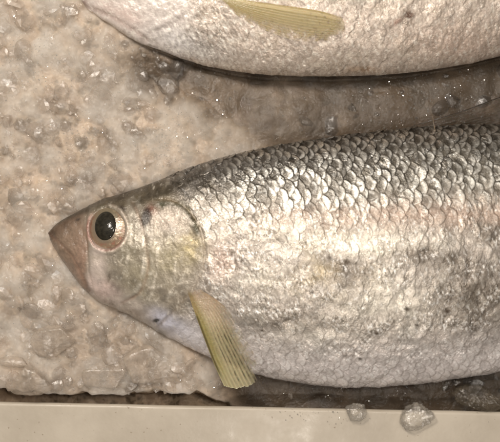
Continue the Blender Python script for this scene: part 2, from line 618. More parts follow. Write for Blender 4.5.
# ------------------------------------------------------------------ tray
def build_tray():
    root = bpy.data.objects.new("fish_tray", None)
    root.location = (0, Y(440), -60 * S)
    COL.objects.link(root)
    tag(root, "cream plastic tray with a flat rim along the bottom of the picture", "tray")
    # profile across the front rim: (distance outward from the inner edge, z)
    prof = [(16, -62), (15, -40), (14, -15.5), (6, -14.5), (-2, -11.5), (-3.6, -9)]
    R = 3.5
    for a in np.linspace(0, math.pi / 2, 9):
        prof.append((-4 + R - R * math.cos(a), -7.5 + R * math.sin(a)))
    prof += [(6, -3.8), (14, -3.7), (30, -3.5), (46, -3.2), (60, -3.4), (80, -4)]
    for a in np.linspace(0, math.pi / 2, 7):
        prof.append((80 + 6 * math.sin(a), -10 + 6 * math.cos(a)))
    prof += [(87, -40), (88, -66)]
    prof = np.array(prof)
    xs = np.linspace(-440, 980, 240)
    x = xs[None, :] + 0 * prof[:, :1]
    wob = 0.5 * fbm(xs / 70.0, xs * 0, 5, 2)
    y = RIM(xs)[None, :] + prof[:, :1] + wob[None]
    z = prof[:, 1:2] + 0 * x + 0.3 * fbm(x / 40, y / 25, 6, 2)
    v = np.stack([X(x), Y(y), z * S], -1).reshape(-1, 3)
    mesh_obj("rim", v, grid_faces(*x.shape)[:, ::-1], M_TRAY, root)
    # floor under the ice
    fx = np.linspace(-440, 980, 30); fy = np.linspace(-420, 430, 20)
    x, y = np.meshgrid(fx, fy)
    y = np.minimum(y, RIM(x) + 15.5)
    z = -60 + 0 * x
    v = np.stack([X(x), Y(y), z * S], -1).reshape(-1, 3)
    mesh_obj("tray_floor", v, grid_faces(*x.shape)[:, ::-1], M_TRAY, root)
    return root


build_tray()


# ------------------------------------------------------------------ fish bodies
def scale_field(u, v, L, W, seed, jit=0.18):
    """overlapping scales with their free edge towards +u. returns height, edge distance, random per scale"""
    gv = v / W
    j0 = np.floor(gv).astype(np.int64)
    best = np.full(u.shape, -9, F); edge = np.zeros(u.shape, F); rnd = np.zeros(u.shape, F); rn2 = np.zeros(u.shape, F)
    lx = np.zeros(u.shape, F)
    for dj in (-1, 0, 1, 2):
        j = j0 + dj
        off = (j & 1) * 0.5
        gu = u / L - off
        i0 = np.floor(gu).astype(np.int64)
        for di in (-2, -1, 0, 1):
            i = i0 + di
            h1 = hash2(i, j, seed); h2 = hash2(i, j, seed + 1); h3 = hash2(i, j, seed + 2); h4 = hash2(i, j, seed + 3)
            du = (gu - i - 0.5 - (h1 - 0.5) * jit * 2).astype(F)
            dv = (gv - j - (h2 - 0.5) * jit * 2).astype(F)
            r = np.sqrt((du * 0.98) ** 2 + (dv * 0.74) ** 2)
            Rr = 0.93
            z = du * (0.75 + 0.5 * h3) + (h4 - 0.5) * 0.35 + (h1 - .5) * dv * 0.5
            z = np.where(r < Rr, z, -9)
            m = z > best
            best = np.where(m, z, best); edge = np.where(m, Rr - r, edge)
            rnd = np.where(m, h3, rnd); rn2 = np.where(m, h2, rn2); lx = np.where(m, dv, lx)
    best = np.maximum(best, -0.8)
    return best, edge, rnd, rn2, lx


def blob(px, py, cx, cy, rx, ry, ang=0, p=1.0):
    a = math.radians(ang)
    dx = px - cx; dy = py - cy
    u = dx * math.cos(a) + dy * math.sin(a); w = -dx * math.sin(a) + dy * math.cos(a)
    return np.exp(-((u / rx) ** 2 + (w / ry) ** 2) ** p)


def seg_dist(px, py, pts):
    d = np.full(px.shape, 1e9, F)
    side = np.zeros(px.shape, F)
    for (x0, y0), (x1, y1) in zip(pts[:-1], pts[1:]):
        vx, vy = x1 - x0, y1 - y0
        L2 = vx * vx + vy * vy
        t = np.clip(((px - x0) * vx + (py - y0) * vy) / L2, 0, 1)
        dd = np.hypot(px - x0 - t * vx, py - y0 - t * vy)
        cr = np.sign(vx * (py - y0) - vy * (px - x0))
        m = dd < d
        d = np.where(m, dd, d); side = np.where(m, cr, side)
    return d, side


def curve_pts(pts, n=40):
    pts = np.array(pts, float)
    out = []
    P = np.vstack([2 * pts[0] - pts[1], pts, 2 * pts[-1] - pts[-2]])
    for i in range(1, len(P) - 2):
        for t in np.linspace(0, 1, max(3, n // (len(pts) - 1)), endpoint=False):
            a, b, c, d = P[i - 1], P[i], P[i + 1], P[i + 2]
            out.append(0.5 * ((2 * b) + (-a + c) * t + (2 * a - 5 * b + 4 * c - d) * t ** 2 + (-a + 3 * b - 3 * c + d) * t ** 3))
    out.append(pts[-1])
    return [tuple(p) for p in out]


def build_fish(name, fs, paint, label, dx=0.55, ntop=560):
    xs = np.concatenate([fs.x0 + 0.2 + np.linspace(0, 1, 30, endpoint=False) ** 1.6 * 11.8,
                         np.arange(fs.x0 + 12, 512, dx), np.linspace(512, fs.x1, 170)[1:]])
    th_top = np.linspace(-math.pi / 2, math.pi / 2, ntop)
    th_bot = np.linspace(math.pi / 2, 3 * math.pi / 2, 40)[1:-1]
    th = np.concatenate([th_top, th_bot])
    q = np.sin(th)[None, :]; cz = np.cos(th)[None, :]
    u = fs.U(xs)[:, None]; l = fs.L(xs)[:, None]; T = fs.T(xs)[:, None]
    c = (u + l) / 2; h = (l - u) / 2
    y = c - h * q
    x = xs[:, None] + 0 * y
    e = np.where(q > 0, fs.eu, fs.el)
    z = T * np.sign(cz) * np.abs(cz) ** (2 * e)
    # arc length round the section, for the scale rows
    dl = np.hypot(np.diff(y, axis=1), np.diff(z, axis=1))
    arc = np.concatenate([np.zeros((len(xs), 1)), np.cumsum(dl, 1)], 1)
    mid = arc[:, ntop // 2][:, None]
    v = (arc - mid)                     # >0 towards the back
    px, py = project(x, y, z)
    x, y, z, px, py, v = [a.astype(F) for a in (x, y, z, px, py, v)]
    top = sstep(-0.02, 0.05, cz + 0 * x)
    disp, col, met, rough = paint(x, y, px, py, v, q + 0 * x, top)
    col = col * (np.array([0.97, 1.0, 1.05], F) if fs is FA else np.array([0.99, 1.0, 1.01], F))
    # normals of the plain body
    P = np.stack([x, -y, z], -1)
    du = np.gradient(P, axis=0); dv = np.gradient(P, axis=1)
    N = np.cross(du, dv)
    N /= np.maximum(np.linalg.norm(N, axis=-1, keepdims=True), 1e-6)
    N *= np.sign((N[..., 2:3] * np.sign(z[..., None] + 1e-6)).mean())
    P2 = P + N * (disp * top)[..., None]
    vv = np.stack([(P2[..., 0] - 250) * S, (P2[..., 1] + 221) * S, P2[..., 2] * S], -1).reshape(-1, 3)
    f = grid_faces(len(xs), len(th), wrap=True)
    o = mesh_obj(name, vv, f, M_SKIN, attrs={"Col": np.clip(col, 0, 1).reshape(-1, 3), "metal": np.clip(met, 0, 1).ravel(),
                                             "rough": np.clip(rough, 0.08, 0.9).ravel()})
    tag(o, label, "fish", "fresh silver fish laid on the ice")
    return o


def lay(c, colr, w):
    return mix(c, np.asarray(colr, F)[None, None], w[..., None])


GILL = curve_pts([(150, 200), (170, 200), (190, 212), (203, 238), (204, 262), (195, 285), (176, 308), (158, 326)])
PREOP = curve_pts([(133, 203), (141, 222), (146, 246), (148, 268), (140, 292), (122, 303)])
MAXIL = curve_pts([(88, 208), (86, 226), (87, 250), (89, 272), (93, 293)])


def paint_main(x, y, px, py, v, q, top):
    head = 1 - sstep(-10, 12, px - (200 - 0.0055 * (py - 262) ** 2))       # 1 on the head
    wx = px + 2.2 * fbm(x / 14, y / 14, 201, 3); wy = v + 2.2 * fbm(x / 14, y / 14, 202, 3)
    sz, edge, rnd, rn2, lx = scale_field(wx + 0.18 * wy, wy, 11.6, 7.4, 301, jit=0.24)
    body = 1 - head
    back = sstep(0.1, 0.75, q)
    belly = 1 - sstep(-0.95, -0.45, q)
    # worn, slimy middle: scales crumble into small flakes
    worn = np.clip(0.38 + 1.5 * fbm(x / 34, y / 24, 210, 3) + 0.1 * (1 - back) - 0.75 * back, 0, 1)
    amp = body * mix(0.85, 0.5, 1 - back)
    scl = mix(0.42, 1.0, sstep(0.48, 0.78, q + 0.5 * fbm(x / 20, y / 16, 205, 3) + 0.14 * sstep(300, 400, px))) * (1 - 0.3 * worn)
    disp = body * 1.15 * sz * scl
    disp += body * scl * 0.7 * (rnd - 0.5) * sstep(0, 0.3, edge)
    r1 = 0.62 * fbm((x - 0.4 * y) / 3.4, (y + 0.2 * x) / 5.0, 220, 4, 0.65) + 0.35 * fbm(x / 9, y / 11, 221, 2)
    r2 = fbm(x / 2.6, y / 4.2, 230, 3, 0.6, ridged=True)
    r3 = fbm(x / 17, y / 17, 240, 2)
    r4 = fbm((x + 0.5 * y) / 4.2, y / 6.0, 245, 3, 0.6, ridged=True)
    disp += (0.12 + 0.9 * worn) * 1.1 * r1 * (1 - 0.6 * head) * (1 - 0.5 * belly) + 0.20 * r2 * (0.2 + worn) * (1 - 0.3 * head) + 0.3 * r4 * worn * (1 - 0.4 * head) + 1.5 * r3 * (1 - back * 0.6)
    # ---- head relief
    dg, sg = seg_dist(px, py, GILL)
    gill_w = sstep(205, 220, py + 6) 
    disp += np.where(sg > 0, 0, 0)
    gsoft = np.clip(0.35 + 0.9 * fbm(x / 16, y / 16, 207, 2), 0, 1)
    disp -= 1.3 * (0.35 + 0.65 * gsoft) * np.exp(-(dg / 2.2) ** 2)
    inner = head * sstep(146, 156, px) * np.exp(-np.maximum(dg - 1.5, 0) / 5) * (px < 206)
    disp += 0.9 * inner
    disp += 1.2 * head * sstep(150, 190, px) * np.exp(-np.maximum(dg - 2, 0) / 14)
    dp, sp = seg_dist(px, py, PREOP)
    disp -= 0.8 * (0.3 + 0.7 * gsoft) * np.exp(-(dp / 1.6) ** 2)
    disp += 0.35 * gsoft * np.exp(-((dp - 4) / 3.0) ** 2)
    dm, sm = seg_dist(px, py, MAXIL)
    disp -= 1.0 * np.exp(-(dm / 1.3) ** 2)
    disp += 0.8 * sstep(-4, 4, px - 90 - 3 * np.sin(py / 20)) * (1 - sstep(100, 130, px))
    mouth, _ = seg_dist(px, py, curve_pts([(50, 235), (60, 243), (72, 256), (82, 275), (90, 291)]))
    disp -= 0.6 * np.exp(-(mouth / 1.6) ** 2)
    disp += (1 - sstep(84, 92, px)) * 0.6 * fbm(x / 5, y / 8, 262, 3)
    # eye socket
    er = np.sqrt(((px - 107.3) / 18.6) ** 2 + ((py - 229) / 21.0) ** 2)
    disp -= 8 * (1 - sstep(0.82, 0.98, er))
    disp += 1.3 * np.exp(-((er - 1.12) / 0.12) ** 2)
    # operculum streaks fanning down from behind the eye
    an = np.arctan2(py - 205, px - 150)
    st = fbm(an * 9, np.hypot(px - 150, py - 205) / 40, 260, 3, 0.6)
    disp += head * sstep(125, 150, px) * 0.45 * st * gsoft
    disp += head * sstep(88, 96, px) * (0.7 * fbm(x / 10, y / 14, 261, 3, 0.5))

    # ---- colour
    base = srgb(182, 170, 157)
    c = np.ones(x.shape + (3,), F) * base
    n1 = 1.5 * fbm(x / 30, y / 24, 270, 4); n2 = fbm(x / 9, y / 9, 280, 4, 0.6); n3 = fbm(x / 2.2, y / 3.4, 290, 3, 0.6)
    c = lay(c, srgb(168, 160, 148), sstep(-0.05, 0.5, n1) * 0.75 * body)
    c = lay(c, srgb(218, 208, 194), sstep(0.05, 0.45, n2) * 0.6)
    c = lay(c, srgb(132, 124, 108), sstep(0.1, 0.5, -n2) * 0.55)
    # rosy band
    c = lay(c, srgb(140, 130, 114), 0.55 * body * sstep(-0.05, 0.45, q))
    rb = np.exp(-((py - (216 - 0.03 * (px - 350))) / 15.0) ** 2) * sstep(225, 300, px)
    c = lay(c, srgb(176, 148, 128), np.clip(rb * (0.75 + 0.7 * n1), 0, 0.85))
    c = lay(c, srgb(196, 160, 140), 0.55 * blob(px, py, 222, 262, 14, 20))
    # creamy bright patches
    for b in ((372, 246, 52, 16, 0.8), (300, 232, 40, 18, 0.45), (385, 300, 55, 22, 0.6), (315, 335, 40, 14, 0.4), (265, 278, 34, 18, 0.3)):
        c = lay(c, srgb(246, 236, 216), np.clip(b[4] * blob(px, py, b[0], b[1], b[2], b[3]) * (0.8 + 1.2 * n2), 0, 0.9))
    # grey worn patches
    for b in ((418, 256, 26, 8, 0.8), (455, 262, 22, 10, 0.5), (475, 290, 40, 26, 0.6), (345, 268, 22, 12, 0.45), (352, 282, 14, 10, 0.3),
              (280, 322, 60, 12, 0.35), (480, 330, 30, 26, 0.4), (205, 300, 14, 16, 0.3), (488, 232, 16, 12, .5)):
        c = lay(c, srgb(112, 101, 88), np.clip(1.7 * b[4] * blob(px, py, b[0], b[1], b[2], b[3]) * (1.0 + 1.8 * n2 + 0.8 * n3), 0, 0.92))
    c = lay(c, srgb(176, 152, 104), 0.5 * np.clip(blob(px, py, 320, 270, 50, 30) * (n1 + 0.4), 0, 1))
    # belly
    c = lay(c, srgb(236, 225, 219), belly * 0.85)
    # grey back with dark pockets between the scales
    bk = sstep(0.50, 0.92, q + 0.12 * n1) * sstep(120, 200, px)
    bk2 = sstep(0.22, 0.62, q + 0.12 * n1 + 0.12 * n2) * sstep(190, 260, px)
    c = lay(c, srgb(112, 106, 93), 0.78 * bk2)
    c = lay(c, srgb(84, 80, 76), 0.75 * bk * (1 - 0.55 * sstep(330, 440, px)))
    c = lay(c, srgb(52, 47, 41), sstep(0.915, 0.985, q) * 0.85 * sstep(90, 140, px) * (1 - 0.5 * sstep(420, 470, px)))
    fl0 = fbm(x / 3.0, y / 4.5, 297, 3, 0.6)
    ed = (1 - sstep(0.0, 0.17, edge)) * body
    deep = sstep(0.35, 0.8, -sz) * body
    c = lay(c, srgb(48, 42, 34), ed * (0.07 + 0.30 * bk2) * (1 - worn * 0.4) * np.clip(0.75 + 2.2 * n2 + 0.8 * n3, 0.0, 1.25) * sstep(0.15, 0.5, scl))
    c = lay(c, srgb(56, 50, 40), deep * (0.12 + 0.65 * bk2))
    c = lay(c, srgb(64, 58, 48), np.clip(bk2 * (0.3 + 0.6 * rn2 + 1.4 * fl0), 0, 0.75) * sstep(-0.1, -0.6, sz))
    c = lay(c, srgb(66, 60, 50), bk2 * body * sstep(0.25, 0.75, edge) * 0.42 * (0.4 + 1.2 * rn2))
    c = lay(c, srgb(240, 236, 226), body * bk2 * sstep(0.06, 0.14, edge) * (1 - sstep(0.22, 0.42, edge)) * np.clip(0.1 + 1.8 * n2 + 0.5 * rnd, 0, 0.6))  # highlight crescents painted along the free edges of the back scales
    c = lay(c, srgb(225, 220, 208), body * sstep(0.35, 0.75, sz) * (1 - ed) * (0.1 + 0.45 * bk2) * rnd)
    c = c * (1 + body[..., None] * 0.35 * (rnd - 0.5)[..., None])
    fl = fbm((x - 0.4 * y) / 3.0, (y + 0.2 * x) / 5.0, 295, 4, 0.65)
    calm = sstep(-0.15, 0.25, fbm(x / 20, y / 13, 299, 3))
    c = lay(c, srgb(84, 74, 58), sstep(0.06, 0.30, fl) * (0.25 + 0.5 * worn) * (0.25 + 0.75 * calm) * body * (1 - 0.6 * belly))
    c = lay(c, srgb(252, 248, 240), sstep(0.07, 0.30, -fl) * (0.3 + 0.5 * worn) * (0.3 + 0.7 * calm) * body * (1 - 0.45 * bk2))  # white flecks paint the flank's broken silver highlights
    c = lay(c, srgb(150, 138, 128), ed * belly * 0.5)
    c = lay(c, srgb(250, 244, 238), belly * sstep(0.05, 0.14, edge) * (1 - sstep(0.25, 0.5, edge)) * 0.5 * rnd)  # painted highlight crescents again, on the belly scales
    c = c * (1 + 0.30 * n3)[..., None]
    # specks
    for sx, sy, rr in ((312, 292, 2.2), (407, 309, 3.0), (447, 311, 3.2), (417, 325, 1.6), (347, 262, 3.5), (376, 333, 1.8), (156, 321.5, 3.2), (161, 331, 2.2),
                       (360, 358, 2.0), (262, 330, 1.6), (330, 258, 2.4)):
        c = lay(c, srgb(70, 55, 38), 0.85 * blob(px, py, sx + 0 * n3, sy, rr * 1.2, rr * 0.8, 20, 1.4))
    # ---- head colours
    snout = 1 - sstep(-3.0 - 6 * sstep(240, 215, py), 3.0 + 6 * sstep(240, 215, py), px - (87.5 + 1.5 * np.sin(py / 9) + 3 * n2))
    snout = snout * 1.0
    c = lay(c, srgb(132, 121, 103), head * 0.7)
    hn = fbm(x / 4.5, y / 6.5, 296, 4, 0.65)
    hmix = head * sstep(88, 100, px)
    HN = (hn, hmix)
    c = lay(c, srgb(158, 148, 122), np.clip(0.6 * blob(px, py, 150, 275, 22, 30) * (0.8 + n1), 0, 1))
    c = lay(c, srgb(166, 148, 98), np.clip(0.7 * blob(px, py, 192, 246, 13, 15) * (0.9 + n2), 0, 1))
    c = lay(c, srgb(172, 160, 124), np.clip(0.5 * blob(px, py, 172, 258, 22, 16) * (0.9 + n2), 0, 1))
    c = lay(c, srgb(178, 162, 146), 0.75 * blob(px, py, 168, 220, 17, 11, 20))
    c = lay(c, srgb(215, 190, 178), 0.85 * blob(px, py, 103, 288, 20, 10, 35, 1.5))
    c = lay(c, srgb(222, 220, 232), 0.9 * blob(px, py, 168, 322, 22, 9, 30, 1.3))
    c = lay(c, srgb(222, 216, 216), 0.6 * blob(px, py, 190, 335, 22, 12, 30, 1.3))
    c = lay(c, srgb(206, 190, 176), 0.5 * blob(px, py, 130, 305, 24, 9, 25, 1.5))
    c = lay(c, srgb(120, 112, 88), 0.5 * blob(px, py, 128, 250, 12, 24))
    c = lay(c, srgb(118, 96, 77), snout * (0.85 + 0.1 * n2))
    c = lay(c, srgb(152, 124, 106), snout * 0.6 * blob(px, py, 82, 262, 9, 26))
    c = lay(c, srgb(70, 50, 34), snout * np.clip(1 - (py - (233 - 0.62 * (px - 48))) / 13.0, 0, 1) * 0.75)
    c = lay(c, srgb(60, 44, 30), snout * 0.7 * blob(px, py, 52, 233, 6, 7))
    c = lay(c, srgb(40, 30, 22), 0.75 * blob(px, py, 78, 219.5, 2.6, 1.5, -25, 1.4))
    c = c * (1 + (0.35 * n2 + 0.25 * n3) * snout)[..., None]
    # olive top of the head
    topl = sstep(0.48, 0.82, q + 0.12 * n2) * sstep(80, 100, px) * head
    c = lay(c, srgb(88, 77, 56), 0.85 * topl)
    c = lay(c, srgb(52, 43, 30), 0.85 * sstep(0.76, 0.95, q + 0.06 * n2) * head)
    c = lay(c, srgb(52, 40, 28), np.clip(1.5 * blob(px, py, 146, 217, 4.5, 9, 15, 1.3) * (1 + 0.7 * n2), 0, 0.92))
    c = lay(c, srgb(140, 84, 66), 0.6 * blob(px, py, 152, 209, 5, 5))
    c = lay(c, srgb(24, 20, 16), np.clip(1.2 * blob(px, py, 156.5, 320, 3.8, 1.8, -15, 1.5), 0, 0.9))
    c = lay(c, srgb(40, 30, 22), 0.8 * blob(px, py, 122, 208.5, 4.5, 3.2, 45, 1.3))
    c = lay(c, srgb(66, 62, 42), np.clip(1.1 * np.exp(-(seg_dist(px, py, curve_pts([(156, 204), (176, 203), (190, 213), (198, 232)]))[0] / 4.0) ** 2) * (0.8 + 1.2 * n2), 0, 1))
    c = lay(c, srgb(150, 116, 92), 0.5 * (0.3 + 0.7 * gsoft) * np.exp(-(dp / 1.8) ** 2))
    c = lay(c, srgb(235, 226, 208), 0.25 * np.exp(-((dp - 4) / 2.6) ** 2) * (0.5 + 2 * n2))
    c = lay(c, srgb(120, 100, 70), 0.55 * (0.3 + 0.7 * gsoft) * np.exp(-(dg / 2.0) ** 2))
    c = lay(c, srgb(96, 60, 44), 0.45 * np.exp(-(mouth / 1.6) ** 2) * (1 - snout * 0.4))
    c = lay(c, srgb(70, 58, 40), 0.7 * blob(px, py, 109, 278, 2.0, 5, 10))
    c = lay(c, srgb(118, 66, 50), 0.75 * np.exp(-((er - 1.02) / 0.07) ** 2) * sstep(-0.3, 0.6, (py - 229) / 21 - 0.6 * (px - 107) / 19 + 0.3))
    c = lay(c, srgb(226, 206, 186), 0.7 * np.exp(-((er - 1.1) / 0.08) ** 2) * sstep(-0.2, 0.8, (px - 107) / 19) * (0.6 + n2))
    c = lay(c, srgb(98, 84, 60), sstep(0.08, 0.38, hn) * 0.34 * hmix * (0.3 + 0.7 * calm))
    c = lay(c, srgb(236, 226, 206), sstep(0.12, 0.38, -hn) * 0.42 * hmix * (0.3 + 0.7 * calm))
    c = lay(c, srgb(38, 29, 20), np.clip(1.2 * blob(px, py, 146, 217, 4.2, 8.5, 15, 1.3) * (1 + 0.7 * n2), 0, 0.85))
    c = lay(c, srgb(58, 50, 36), np.clip(0.9 * blob(px, py, 165, 190, 34, 6, -22, 1.3) * (1 + 1.2 * n2), 0, 0.8))
    c = lay(c, srgb(66, 58, 44), np.clip(0.6 * blob(px, py, 212, 190, 26, 14, 0, 1) * (0.6 + 2.2 * n2), 0, 0.8))
    c = lay(c, srgb(226, 208, 194), head * (1 - snout) * 0.8 * blob(px, py, 98, 266, 9, 22, 0, 1.6) * np.clip(0.9 + n2, 0, 1))
    for ax, ay, bx_, by_ in ((131, 214, 127, 262), (143, 236, 141, 285), (158, 248, 150, 300), (148, 288, 190, 281), (176, 262, 168, 300)):
        ds, _ = seg_dist(px, py, [(ax, ay), ((ax + bx_) / 2 + 2, (ay + by_) / 2), (bx_, by_)])
        k_ = np.exp(-((ds + 1.2 * n2) / 1.7) ** 2) * np.clip(0.35 + 1.6 * n2 + 0.8 * n3, 0, 1)
        c = lay(c, srgb(240, 228, 208), head * 0.75 * k_)
    met = body * (0.36 + 0.45 * bk - 0.1 * belly + 0.12 * bk2) * (0.75 + 0.5 * rnd) * (1 + 0.8 * n2) + head * 0.42 * (1 - snout) * np.clip(0.7 + 1.5 * n2, 0, 1.4)
    rough = 0.31 + 0.16 * (rn2 - 0.5) * body + 0.16 * n2 + 0.06 * head
    return disp, c, met, rough


def paint_far(x, y, px, py, v, q, top):
    head = 1 - sstep(-10, 14, px - (190 - 0.004 * (py - 10) ** 2))
    body = 1 - head
    wx = px + 2.2 * fbm(x / 14, y / 14, 401, 3); wy = v + 2.2 * fbm(x / 14, y / 14, 402, 3)
    sz, edge, rnd, rn2, lx = scale_field(wx, wy, 13.0, 6.4, 501)
    disp = body * 0.4 * sz
    worn = np.clip(0.5 + 0.9 * fbm(x / 42, y / 30, 410, 3), 0, 1)
    r1 = 0.62 * fbm((x - 0.5 * y) / 3.4, (y + 0.3 * x) / 5.0, 420, 4, 0.65) + 0.3 * fbm(x / 9, y / 11, 421, 2)
    r2 = fbm((x - 0.8 * y) / 3.2, (y + 0.8 * x) / 7.0, 430, 3, 0.6, ridged=True)
    disp += (0.3 + 0.8 * worn) * 1.0 * r1 * (1 - 0.6 * head) + 0.15 * r2 * (0.4 + worn) * (1 - 0.8 * head) + 1.4 * fbm(x / 20, y / 20, 440, 2)
    m1, s1 = seg_dist(px, py, curve_pts([(80, 3), (96, 10), (114, 18), (134, 30), (146, 40)]))
    disp -= 0.6 * np.exp(-(m1 / 2.2) ** 2)
    disp += 0.8 * np.exp(-((m1 - 4.5) / 2.8) ** 2) * (s1 > 0)
    disp += head * 0.9 * fbm(x / 7, y / 7, 445, 3)
    g1, _ = seg_dist(px, py, curve_pts([(205, -30), (199, -6), (190, 10), (172, 24), (150, 34), (142, 42)]))
    disp -= 0.5 * np.clip(0.5 + fbm(x / 14, y / 14, 446, 2), 0, 1) * np.exp(-(g1 / 3.0) ** 2)
    disp += 0.4 * np.exp(-((g1 - 5) / 3.0) ** 2)
    fl0 = fbm((x - 0.7 * y) / 3.5, (y + 0.6 * x) / 7.0, 497, 3, 0.6)
    c = np.ones(x.shape + (3,), F) * srgb(200, 185, 172)
    n1 = fbm(x / 32, y / 26, 470, 4); n2 = fbm(x / 9, y / 9, 480, 4, 0.6); n3 = fbm(x / 2.4, y / 3.4, 490, 3, 0.6)
    c = lay(c, srgb(192, 176, 160), sstep(-0.1, 0.5, n1) * 0.6 * body)
    c = lay(c, srgb(226, 214, 198), sstep(0.05, 0.45, n2) * 0.55)
    c = lay(c, srgb(160, 148, 132), sstep(0.1, 0.5, -n2) * 0.45 * body)
    c = lay(c, srgb(205, 180, 164), 0.6 * blob(px, py, 460, 45, 50, 20))
    c = lay(c, srgb(150, 142, 130), np.clip(0.7 * blob(px, py, 360, -2, 60, 12) * (0.8 + n2), 0, 1))
    c = lay(c, srgb(216, 208, 204), head * 0.6)
    c = lay(c, srgb(208, 206, 206), 0.6 * blob(px, py, 185, 45, 40, 14, 20))
    c = lay(c, srgb(212, 188, 178), np.clip(0.7 * blob(px, py, 120, 12, 26, 9, 25) * (1 + n1), 0, 1))
    c = lay(c, srgb(160, 136, 126), 0.5 * np.exp(-(m1 / 2.6) ** 2))
    c = lay(c, srgb(140, 126, 120), 0.25 * np.exp(-(g1 / 3.0) ** 2))
    c = lay(c, srgb(120, 92, 84), 0.7 * blob(px, py, 84, 2, 5, 5))
    c = lay(c, srgb(98, 72, 54), 0.9 * blob(px, py, 409, 15, 5.2, 4.0, 0, 1.5))
    c = lay(c, srgb(86, 60, 44), 0.9 * blob(px, py, 409, 15, 4.2, 3.2, 0, 1.5))
    c = lay(c, srgb(150, 100, 84), 0.6 * blob(px, py, 396, 22, 6, 2.5, -30, 1.2))
    c = lay(c, srgb(176, 142, 108), 0.6 * blob(px, py, 362, 70, 16, 3.5, 0, 1.3))
    c = lay(c, srgb(132, 98, 70), 0.7 * blob(px, py, 366, 69, 4, 2, 0, 1.3))
    fk = blob(px, py, 205, 35, 42, 34) 
    c = lay(c, srgb(120, 114, 104), np.clip(fk * sstep(0.0, 0.4, fl0) * 0.8, 0, 1))
    c = lay(c, srgb(250, 246, 236), np.clip(fk * sstep(0.1, 0.4, -fl0) * 0.8, 0, 1))
    back = sstep(0.3, 0.8, q)
    c = lay(c, srgb(96, 92, 84), 0.8 * back)
    ed = (1 - sstep(0.0, 0.26, edge)) * body
    c = lay(c, srgb(60, 54, 46), ed * (0.06 + 0.6 * back))
    fl = fbm((x - 0.6 * y) / 3.4, (y + 0.3 * x) / 6.0, 495, 4, 0.65)
    c = lay(c, srgb(150, 134, 116), sstep(0.08, 0.36, fl) * 0.45 * (0.3 + 0.7 * body))
    c = lay(c, srgb(250, 244, 232), sstep(0.08, 0.34, -fl) * 0.45)
    c = c * (1 + 0.14 * n3)[..., None] * (1 + 0.2 * body * (rnd - 0.5))[..., None]
    met = body * (0.40 + 0.3 * back) * (0.75 + 0.5 * rnd) + 0.12 * head
    rough = 0.32 + 0.14 * n2 + 0.1 * (rn2 - .5)
    return disp, c, met, rough


fish_a = build_fish("silver_fish", FA, paint_main, "whole silver fish with dark scaled back, its full head and round eye showing")
fish_b = build_fish("silver_fish", FB, paint_far, "pale fish at the top edge, cut off so only its belly side shows", dx=0.7, ntop=460)


# ------------------------------------------------------------------ eyes
def build_eye(fs, parent, ex, ey, rx, ry, pcx, pcy, prx, pry, seed):
    wx, wy = ex, ey
    for _ in range(6):
        z0 = float(fs.z(np.array([wx]), np.array([wy]))[0][0])
        wx, wy = unproject(ex, ey, z0)
    r = np.linspace(0, 1.02, 60)[:, None]; a = np.linspace(0, 2 * math.pi, 121)[:-1][None, :]
    x = wx + rx * r * np.cos(a); y = wy + ry * r * np.sin(a)
    zs = fs.z(x, y)[0]
    z = mix(z0 + 0 * zs, zs, 0.75) - 2.2 + 5.2 * np.sqrt(np.maximum(1 - (r * 0.9) ** 2, 0)) - 1.9
    dxp = (x - (wx + pcx - ex)) / prx; dyp = (y - (wy + pcy - ey)) / pry
    pr = np.sqrt(dxp ** 2 + dyp ** 2)
    px, py = x.astype(F), y.astype(F)
    n = fbm(px / 5, py / 5, seed, 3, 0.6); n2 = fbm(a * 4 + 0 * r, r * 3 + 0 * a, seed + 5, 3)
    c = np.ones(x.shape + (3,), F) * srgb(134, 114, 94)
    c = lay(c, srgb(186, 166, 140), sstep(0.05, 0.4, n) * (0.5 + 0.5 * np.cos(a + 0 * r)))
    c = lay(c, srgb(92, 70, 54), sstep(0.2, 0.55, n2) * 0.5)
    c = lay(c, srgb(150, 96, 78), sstep(0.05, 0.5, -n) * 0.7)
    c = lay(c, srgb(122, 112, 96), (1 - sstep(1.02, 1.35, pr + 0.15 * n)) * 0.8)
    rr = r + 0 * a + 0.10 * fbm((3 * np.cos(a) + 0 * r).astype(F), (3 * np.sin(a) + 0 * r).astype(F), seed + 9, 3)
    c = lay(c, srgb(110, 64, 46), sstep(0.82, 0.97, rr + 0.06 * n) * sstep(-0.8, 0.4, np.sin(a) * 0.8 - np.cos(a) * 0.5 + 0 * r) * 0.8)
    c = lay(c, srgb(112, 104, 82), sstep(0.3, 0.9, -np.sin(a) + 0 * r) * 0.6)
    v = np.stack([X(x), Y(y), z * S], -1).reshape(-1, 3)
    e = mesh_obj("eye", v, grid_faces(60, 120, wrap=True), M_EYE, parent, attrs={"Col": np.clip(c, 0, 1).reshape(-1, 3)})
    # the dark pupil bulges slightly out of the iris
    r = np.linspace(0, 1, 30)[:, None]
    x = wx + (pcx - ex) + prx * r * np.cos(a); y = wy + (pcy - ey) + pry * r * np.sin(a)
    zi = mix(z0 + 0 * x, fs.z(x, y)[0], 0.75) - 4.1 + 5.2 * np.sqrt(np.maximum(1 - (((x - wx) / rx) ** 2 + ((y - wy) / ry) ** 2) * 0.81, 0))
    z = zi - 0.15 + 2.6 * np.sqrt(np.maximum(1 - r ** 2, 0)) - 0.6 * (r > 0.98)
    v = np.stack([X(x), Y(y), z * S], -1).reshape(-1, 3)
    mesh_obj("pupil", v, grid_faces(30, 120, wrap=True), M_PUPIL, e)
    return e


build_eye(FA, fish_a, 107.3, 229, 19.0, 21.5, 105.2, 226, 10.9, 14.2, 601)


